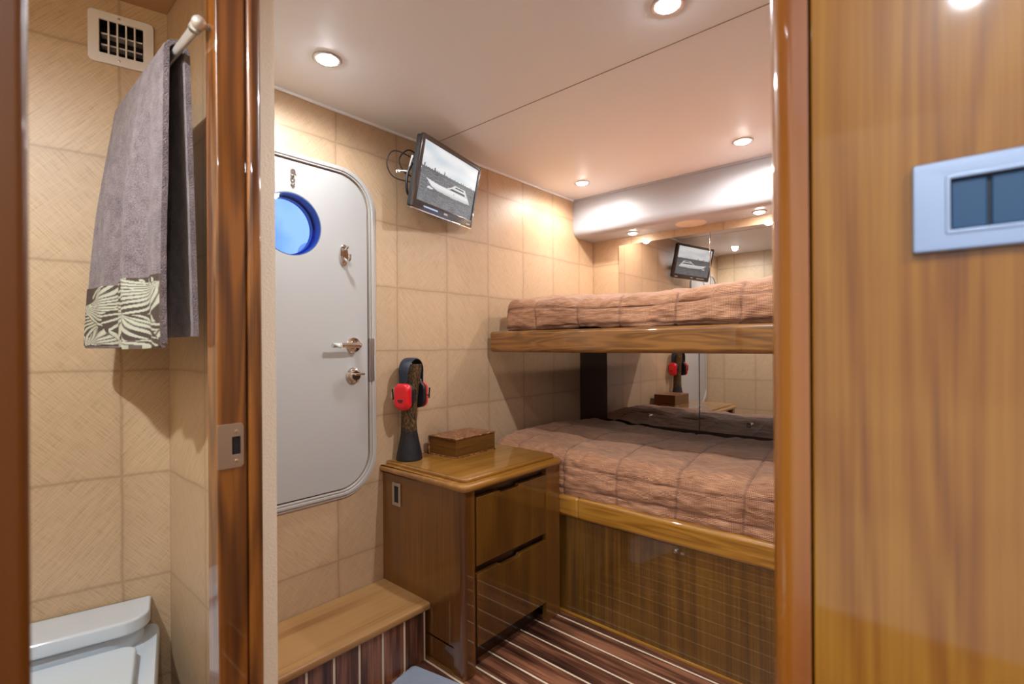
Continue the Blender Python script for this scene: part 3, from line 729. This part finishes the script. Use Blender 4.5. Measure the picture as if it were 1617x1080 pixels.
ed.rotation_euler = (0, 0, math.radians(20))
# ------------------------------------------------------------------ television
TL, TR, BR, BL = [Vector(p)*.985 for p in ((1.177, 1.462, .803), (1.618, 1.593, .815), (1.62, 1.656, .542), (1.179, 1.525, .529))]
tc_ = (TL+TR+BR+BL)/4; ux = ((TR-TL)+(BR-BL)).normalized(); uz = ((TL-BL)+(TR-BR)); uz = (uz-ux*uz.dot(ux)).normalized(); un = ux.cross(uz)*1.0
if un.y > 0: un = -un
Wd, Ht = .450, .274
fT = frame(tc_, ux, uz, un)
tv = thing('television', 'small black flat television on a wall arm, showing a white motor yacht at sea', 'television', tuple(tc_))
bm = B(); plate(bm, [rrect(-Wd/2, -Ht/2, Wd/2, Ht/2, .008, 4), rrect(-Wd/2+.018, -Ht/2+.034, Wd/2-.018, Ht/2-.019, .001, 2)], -.012, .002, fT, .0025); part('bezel', bm, M['bezel'], tv)
bm = B(); plate(bm, [rrect(-Wd/2+.004, -Ht/2+.004, Wd/2-.004, Ht/2-.004, .008, 4)], -.032, -.010, fT, .004); plate(bm, [rrect(-.13, -.09, .13, .09, .02, 4)], -.050, -.030, fT, .006); part('casing', bm, M['blackm'], tv)
bm = B(); plate(bm, [rrect(-.16, -Ht/2+.014, -.06, -Ht/2+.020, .002, 2), ], .0015, .0032, fT); part('bezel_highlight_strip', bm, M['chrome'], tv)
bm = B(); plate(bm, [rrect(-.014, -Ht/2+.013, .014, -Ht/2+.021, .001, 2), ], .0015, .0030, fT); part('bezel_mark', bm, M['acryl'], tv); bm = B(); plate(bm, [rrect(.17, -Ht/2+.010, .205, -Ht/2+.016, .001, 2), ], .0015, .0030, fT); part('bezel_mark', bm, M['acryl'], tv)
bm = B(); plate(bm, [rrect(-Wd/2, -Ht/2-.004, Wd/2, -Ht/2+.001, .002, 3)], -.014, .0015, fT, .001); part('lower_edge', bm, M['chrome'], tv)
def inpoly(x, y, P):
    c = False
    for i in range(len(P)):
        x1, y1 = P[i]; x2, y2 = P[i-1]
        if (y1 > y) != (y2 > y) and x < (x2-x1)*(y-y1)/(y2-y1)+x1: c = not c
    return c
HULL = [(.10, .585), (.30, .615), (.50, .615), (.88, .635), (.93, .73), (.60, .745), (.30, .725), (.20, .69)]
CAB = [(.44, .62), (.52, .575), (.60, .50), (.80, .50), (.83, .56), (.88, .64)]
WIN = [(.50, .612), (.555, .575), (.80, .578), (.82, .612)]; WIN2 = [(.60, .545), (.63, .515), (.77, .515), (.78, .545)]
def pic(u, v):
    hz = .445+.004*math.sin(u*40)
    n1 = noise.noise(Vector((u*9, v*90, 1))); n2 = noise.noise(Vector((u*50, v*260, 5)))
    c = (.66, .74, .80)
    cl_ = noise.noise(Vector((u*3, v*7, 2))); k = max(0, min(1, .55+cl_*1.2)); c = tuple(a*(1-k)+.92*k for a in c)
    sk = .030+.05*max(0, noise.noise(Vector((u*70, 0, 3))))+(.05 if int(u*53) % 9 == 2 and u < .5 else 0)
    if v > hz-sk and v <= hz+.012: g = .10+.10*abs(noise.noise(Vector((u*90, v*90, 3)))); c = (g, g*1.02, g*1.05)
    if v > hz+.012:
        g = .16+.12*n1+.16*n2+.06*(v-.45); g = max(.03, g)*1.0; c = (g*.95, g, g*1.08)
        if .72 < v < .80 and .15 < u < .95: g = .10+.2*abs(n2); c = (g, g, g*1.05)
        if inpoly(u, v, [(.16, .70), (.24, .725), (.20, .75), (.13, .745)]): c = (.8, .8, .8)
    if inpoly(u, v, CAB): c = (.78, .78, .79)
    if inpoly(u, v, WIN) or inpoly(u, v, WIN2): c = (.05, .05, .06)
    if inpoly(u, v, HULL): g = .88-.35*max(0, (v-.66)/.08); c = (g, g, g*1.01)
    if abs(v-.617) < .004 and .3 < u < .88: c = (.45, .45, .47)
    if (u-.60)**2*2.6+(v-.665)**2 < .00012: c = (.04, .04, .05)
    return c
NXs, NYs = 210, 118; X0, X1, Z0, Z1 = -Wd/2+.0175, Wd/2-.0175, -Ht/2+.0335, Ht/2-.0185
bm = B(); cl = bm.loops.layers.float_color.new('pic'); g = []
for j in range(NYs+1):
    g.append([bm.verts.new(fT @ Vector((X0+(X1-X0)*i/NXs, Z1+(Z0-Z1)*j/NYs, -.0012))) for i in range(NXs+1)])
for j in range(NYs):
    for i in range(NXs):
        f = bm.faces.new((g[j][i], g[j+1][i], g[j+1][i+1], g[j][i+1])); c = pic((i+.5)/NXs, (j+.5)/NYs)
        for l in f.loops: l[cl] = (*c, 1)
sc_ = part('screen', bm, M['screen'], tv, None); sc_['label'] = 'lit screen with a white motor yacht on grey water'
# arm back to the wall
back = tc_-un*.050
bm = B(); tube(bm, [back, back-un*.03, Vector((tc_.x-.02, YA-.028, tc_.z-.02))], .012, 12); box(bm, tc_.x-.055, tc_.x+.015, YA-.026, YA-.001, tc_.z-.08, tc_.z+.05, .004); part('wall_arm', bm, M['blackm'], tv)
def tvp(x, z, n_): return fT @ Vector((x, z, n_))
bm = B()
tube(bm, spline([tvp(-.15, .06, -.050), tvp(-.20, .075, -.075), tvp(-.235, .03, -.085), tvp(-.215, -.01, -.07), tvp(-.17, -.02, -.052)], 8), .0028, 8)
tube(bm, spline([tvp(-.16, .045, -.048), tvp(-.235, .06, -.110), tvp(-.262, .01, -.118), tvp(-.24, -.035, -.10), tvp(-.19, -.04, -.065), tvp(-.15, -.03, -.05)], 8), .0022, 8)
tube(bm, spline([tvp(-.20, .03, -.05), tvp(-.212, -.02, -.055), tvp(-.205, -.08, -.05), tvp(-.17, -.10, -.045)], 8), .005, 8)
part('cable', bm, M['blackm'], tv)
bm = B(); tube(bm, [tvp(-.205, .055, -.050), tvp(-.207, .005, -.054)], .0042, 8); tube(bm, spline([tvp(-.195, -.005, -.048), tvp(-.220, -.008, -.062), tvp(-.238, -.014, -.075)], 4), .0036, 8); tube(bm, [tvp(-.236, -.014, -.075), tvp(-.246, -.018, -.080)], .006, 8)
part('cable_plug', bm, M['white'], tv)['label'] = 'white cable plug'

# ------------------------------------------------------------------ wall plate on the right panel
sp = thing('switch_plate', 'silver wall plate with dark blue rocker buttons on the golden wood panel', 'switch', (.5, -.03, .068))
fQ = frame((.4998, 0, 0), (0, 1, 0), (0, 0, 1), (-1, 0, 0))
bm = B(); plate(bm, [rrect(-.089, .0685, .0180, .1365, .0025, 4), rrect(-.0705, .0825, -.0035, .1225, .0012, 3)], 0, .0075, fQ, .0016)
plate(bm, [rrect(-.0725, .0805, -.0015, .1245, .0015, 3), rrect(-.0695, .0835, -.0045, .1215, .0008, 3)], .0055, .0085, fQ, .0006)
part('plate', bm, M['pewter'], sp)
bm = B(); plate(bm, [rrect(-.0700, .0830, -.0040, .1220, .0005, 2)], 0, .0015, fQ); part('recess', bm, M['rocker_dark'], sp, None)
for k in range(3):
    y1_ = -.0047-k*.0219
    bm = B(); plate(bm, [rrect(y1_-.0196, .0842, y1_, .1208, .001, 2)], .001, .0042, fQ, .001); part('rocker', bm, M['rocker'], sp)

# ------------------------------------------------------------------ air vent
vt = thing('air_vent', 'white air vent grille high on the bathroom wall', 'vent', tuple(W0+E1*.092+Vector((0, 0, .7))))
bm = B(); plate(bm, [rrect(.028, .698, .158, .8235, .010, 6), rrect(.050, .722, .136, .804, .002, 2)], 0, .007, fW, .002); part('vent_frame', bm, M['white'], vt)
bm = B()
for k in range(4): x = .136-.0172*(k+1); plate(bm, [rrect(x-.0016, .722, x+.0016, .804, .0005, 2)], -.012, .004, fW)
part('vertical_louvre', bm, M['white'], vt, None)
bm = B()
for k in (1, 2):
    z = .722+.082*k/3; b2 = B(); box(b2, .052, .134, -.002, .002, -.012, .012); b2.transform(Matrix.Translation((0, z, -.022)) @ Matrix.Identity(4)); join(bm, b2, fW)
part('horizontal_louvre', bm, M['white'], vt, None)
bm = B(); box(bm, .050, .136, .722, .804, -.040, -.036); bm.transform(fW)
b2 = B()
for (a, b, c, d_) in ((.049, .051, .721, .805), (.135, .137, .721, .805), (.049, .137, .720, .7225), (.049, .137, .8035, .806)): box(b2, a, b, c, d_, -.040, .0)
join(bm, b2, fW); part('duct', bm, M['gap'], vt, None)
for (k, z) in ((.098, .7095), (.098, .8135)):
    bm = B(); lathe(bm, [(.003, .0065), (.0028, .0078), (.001, .0082)], fW @ Matrix.Translation((k, z, 0)), 12); part('screw', bm, M['steel'], vt)

# ------------------------------------------------------------------ towel rail and towel
RX, RZ = .280, .537
tr = thing('towel_rail', 'satin silver towel rail on the papered partition', 'towel rail', (.385, 1.19, RZ))
bm = B(); tube(bm, [(RX, .935, RZ), (RX, 1.472, RZ)], .0078, 20); part('bar', bm, M['nickel'], tr)
for yy in (.928, 1.474):
    bm = B(); lathe(bm, [(.001, -.0115)]+[(.0115*math.sin(a), -.0115*math.cos(a)) for a in [PI*k/14 for k in range(2, 13)]]+[(.001, .0115)], Matrix.Translation((RX, yy, RZ)), 24); part('end_knob', bm, M['nickel'], tr)
    bm = B(); tube(bm, [(RX+.004, yy, RZ), (.384, yy, RZ-.001)], lambda t: .0062+.006*max(0, t-.75)*4, 16)
    if yy < 1: bm.free(); bm = B(); tube(bm, [(RX+.004, yy, RZ), (.340, yy, RZ-.002), (.3846, .951, RZ-.002)], .006, 16)
    part('bracket', bm, M['nickel'], tr)
bm = B(); tube(bm, [(RX, .941, RZ), (RX, .950, RZ)], .0100, 20); part('collar', bm, M['nickel'], tr)

# towel: front fall, bend over the bar, back fall; u along the bar, w down the cloth
def towel_pt(u, w, off=0.0):
    """u 0(near)..1(far); w: 0 at bar top; >0 front fall, <0 back fall (metres)"""
    y = 1.045+.385*u
    ln = abs(w); r = .0115; ang = w/r
    if abs(ang) < PI/2:
        x = RX-math.sin(ang)*(r+off); z = RZ+math.cos(ang)*(r+off); return Vector((x, y, z))
    dwn = ln-r*PI/2
    if w > 0:
        fl = dwn/.52
        x = RX-r-off-.006*fl-.032*fl*u-.010*math.sin(fl*2.6)
        fold = .010*math.sin(u*12+.6)+.006*math.sin(u*27+2+fl*1.2)+.006*math.exp(-((u-.42-.05*fl)/.05)**2)+.006*math.exp(-((u-.75-.06*fl)/.05)**2)
        x += fold*min(1, fl*2.2)
        y += .012*fl*math.sin(u*9)+ (.028*u)*fl
    else:
        fl = dwn/.52
        x = RX+r+off+.012*fl+.004*math.sin(u*10)*min(1, fl*2)
    return Vector((x, min(y, 1.512-(x-.385)*.259-.012), RZ-dwn))
def cloth(name, w0, w1, nu, nw, th, mat, parent, colf=None, off=0.0, rim=True):
    bm = B(); L = bm.loops.layers.float_color.new('pic') if colf else None
    F_ = []
    for side, o_ in ((0, off+th), (1, off)):
        g = []
        for j in range(nw+1):
            w = w0+(w1-w0)*j/nw
            g.append([bm.verts.new(towel_pt(i/nu, w+ (0.006*math.sin(i/nu*5.5)*(1 if j == nw else 0)), o_)) for i in range(nu+1)])
        F_.append(g)
    def quad(a, b, c, d_, col=None):
        f = bm.faces.new((a, b, c, d_))
        if L:
            for l in f.loops: l[L] = (*(col or (.2, .15, .13)), 1)
    for s, g in enumerate(F_):
        for j in range(nw):
            for i in range(nu):
                quad(g[j][i], g[j][i+1], g[j+1][i+1], g[j+1][i], colf((i+.5)/nu, (j+.5)/nw) if (colf and s == 0) else None)
    a, b = F_
    for j in range(nw):
        quad(a[j][0], b[j][0], b[j+1][0], a[j+1][0]); quad(a[j][nu], b[j][nu], b[j+1][nu], a[j+1][nu])
    for i in range(nu):
        quad(a[0][i], b[0][i], b[0][i+1], a[0][i+1]); quad(a[nw][i], b[nw][i], b[nw][i+1], a[nw][i+1])
    bmesh.ops.recalc_face_normals(bm, faces=bm.faces)
    return part(name, bm, mat, parent, 60)
tw = thing('towel', 'grey-mauve bath towel with a palm-leaf border folded over the rail', 'towel', (RX, 1.24, 0.01))
cloth('terry_cloth', -.535, .548, 60, 150, .009, M['terry'], tw)
# palm border
FR = []
# fans of leaflets: centre, heading, spread, length, curl, leaflets (in widths of the border)
for (cx, cy, a0, spd, ln, curl, nl) in ((.30, .52, 20, 200, .42, 1.5, 13), (.98, .30, 150, 120, .52, 1.2, 11), (.52, .99, 250, 170, .46, -1.6, 13), (.02, .10, 60, 120, .55, -1.6, 10),
        (.62, .60, 290, 140, .44, 2.0, 11), (.95, .98, 215, 110, .50, 1.4, 9), (.12, .98, 275, 130, .48, 1.5, 10), (.62, -.02, 70, 150, .38, 1.6, 11), (.22, .30, 200, 120, .3, 1.2, 8), (1.02, .62, 190, 120, .3, -1.5, 8)):
    FR.append((cx*.115, cy*.13, math.radians(a0), math.radians(spd), ln*.13, curl, nl))
def palm(u, v):
    x, y = u*.115+.002*noise.noise(Vector((u*9, v*9, 4))), v*.13
    n_ = .05*noise.noise(Vector((u*90, v*90, 0)))
    for (cx, cy, a0, spd, ln, curl, nl) in FR:
        dx, dy = x-cx, y-cy; rr = math.hypot(dx, dy); t = rr/ln
        if t > 1.0: continue
        th = math.atan2(dy, dx)-a0-curl*t*.5; th = (th+PI) % (2*PI)-PI
        if abs(th) > spd/2: continue
        if t > .80+.20*math.cos(th/spd*PI): continue
        ph = (th/spd+.5)*nl; fr = abs((ph % 1)-.5)*2
        if fr < .74*(1-max(0, t-.45)/.55*.75): k = 1-.30*fr-.12*t; return (.58*k+n_, .62*k+n_, .50*k+n_)
        if t < .6: return (.12, .10, .085)
        return (.075, .055, .045)
    return (.075+n_*.4, .055+n_*.4, .045+n_*.4)
bd = cloth('border', .552-.128, .552, 260, 90, .0022, M['palm'], tw, palm, .0088); bd['label'] = 'pale green palm-leaf border'
bm = B(); tube(bm, [towel_pt(i/40, .553, .006) for i in range(41)], .0035, 8); part('hem', bm, M['terry'], tw)

# ------------------------------------------------------------------ toilet
to = thing('toilet', 'white toilet with a low flat cistern against the bathroom wall', 'toilet', tuple(W0+E1*.24+Vector((0, 0, FZ))))
fK = frame(W0+Vector((0, 0, 0)), E1, NW, (0, 0, 1))   # x along wall to the left, y outwards
ZT = -.630
bm = B(); plate(bm, [rrect(.040, .002, .445, .128, (.055, .055, .004, .004), 10)], ZT-.034, ZT, fK, .006)
part('cistern_lid', bm, M['porcelain'], to)
bm = B(); plate(bm, [rrect(.052, .002, .433, .118, (.07, .07, .004, .004), 10)], -.74, ZT-.037, fK, .004); part('cistern', bm, M['porcelain'], to)
bm = B(); rows = []
for z, ins, yo in ((FZ, .07, .50), (-.98, .065, .50), (-.82, .03, .54), (-.735, .0, .57), (-.712, .0, .575), (-.704, .006, .57)):
    rows.append([bm.verts.new(fK @ Vector((x, y, z))) for x, y in rrect(.022+ins, .002, .463-ins, yo, (.19, .19, .02, .02), 10)])
for a, b in zip(rows, rows[1:]):
    n = len(a)
    for k in range(n): bm.faces.new((a[k], a[(k+1) % n], b[(k+1) % n], b[k]))
bm.faces.new(rows[-1]); bm.faces.new(rows[0][::-1]); bmesh.ops.recalc_face_normals(bm, faces=bm.faces)
part('bowl', bm, M['porcelain'], to, 40)
bm = B(); plate(bm, [rrect(.060, .150, .425, .560, (.17, .17, .03, .03), 10)], -.703, -.694, fK, .003); part('seat', bm, M['seatp'], to)
bm = B(); plate(bm, [rrect(.062, .142, .423, .562, (.17, .17, .03, .03), 10)], -.692, -.676, fK, .006); part('seat_cover', bm, M['seatp'], to)

# ------------------------------------------------------------------ world: open sky outside
w = bpy.data.worlds.new('sky'); SC.world = w; w.use_nodes = True; nt = w.node_tree; bg = nt.nodes['Background']
tcn = nt.nodes.new('ShaderNodeTexCoord'); nz = nt.nodes.new('ShaderNodeTexNoise'); nz.inputs['Scale'].default_value = 5.5; nz.inputs['Detail'].default_value = 5
nt.links.new(tcn.outputs['Generated'], nz.inputs['Vector'])
rp = nt.nodes.new('ShaderNodeValToRGB'); rp.color_ramp.elements[0].position = .40; rp.color_ramp.elements[0].color = (.30, .52, .88, 1)
rp.color_ramp.elements[1].position = .60; rp.color_ramp.elements[1].color = (1, 1, 1, 1)
nt.links.new(nz.outputs['Fac'], rp.inputs[0]); nt.links.new(rp.outputs[0], bg.inputs[0]); bg.inputs[1].default_value = 1.15

# ------------------------------------------------------------------ camera
cam = bpy.data.cameras.new('camera'); co = bpy.data.objects.new('camera', cam); COL.objects.link(co); SC.camera = co
cam.sensor_width = 36; cam.lens = 782/1617*36; cam.clip_start = .02; cam.shift_y = 5/1617
A = math.radians(41.07); rl = math.radians(.35)
F = Vector((math.cos(A), math.sin(A), 0)); R_ = Vector((math.sin(A), -math.cos(A), 0)); Z_ = Vector((0, 0, 1))
right = R_*math.cos(rl)-Z_*math.sin(rl); up = Z_*math.cos(rl)+R_*math.sin(rl)
co.matrix_world = frame((0, 0, 0), right, up, -F)
cam.dof.use_dof = True; cam.dof.focus_distance = 2.0; cam.dof.aperture_fstop = 4.5
SC.view_settings.view_transform = 'Standard'; SC.view_settings.look = 'None'; SC.view_settings.gamma = 1
SC.view_settings.exposure = 0.66
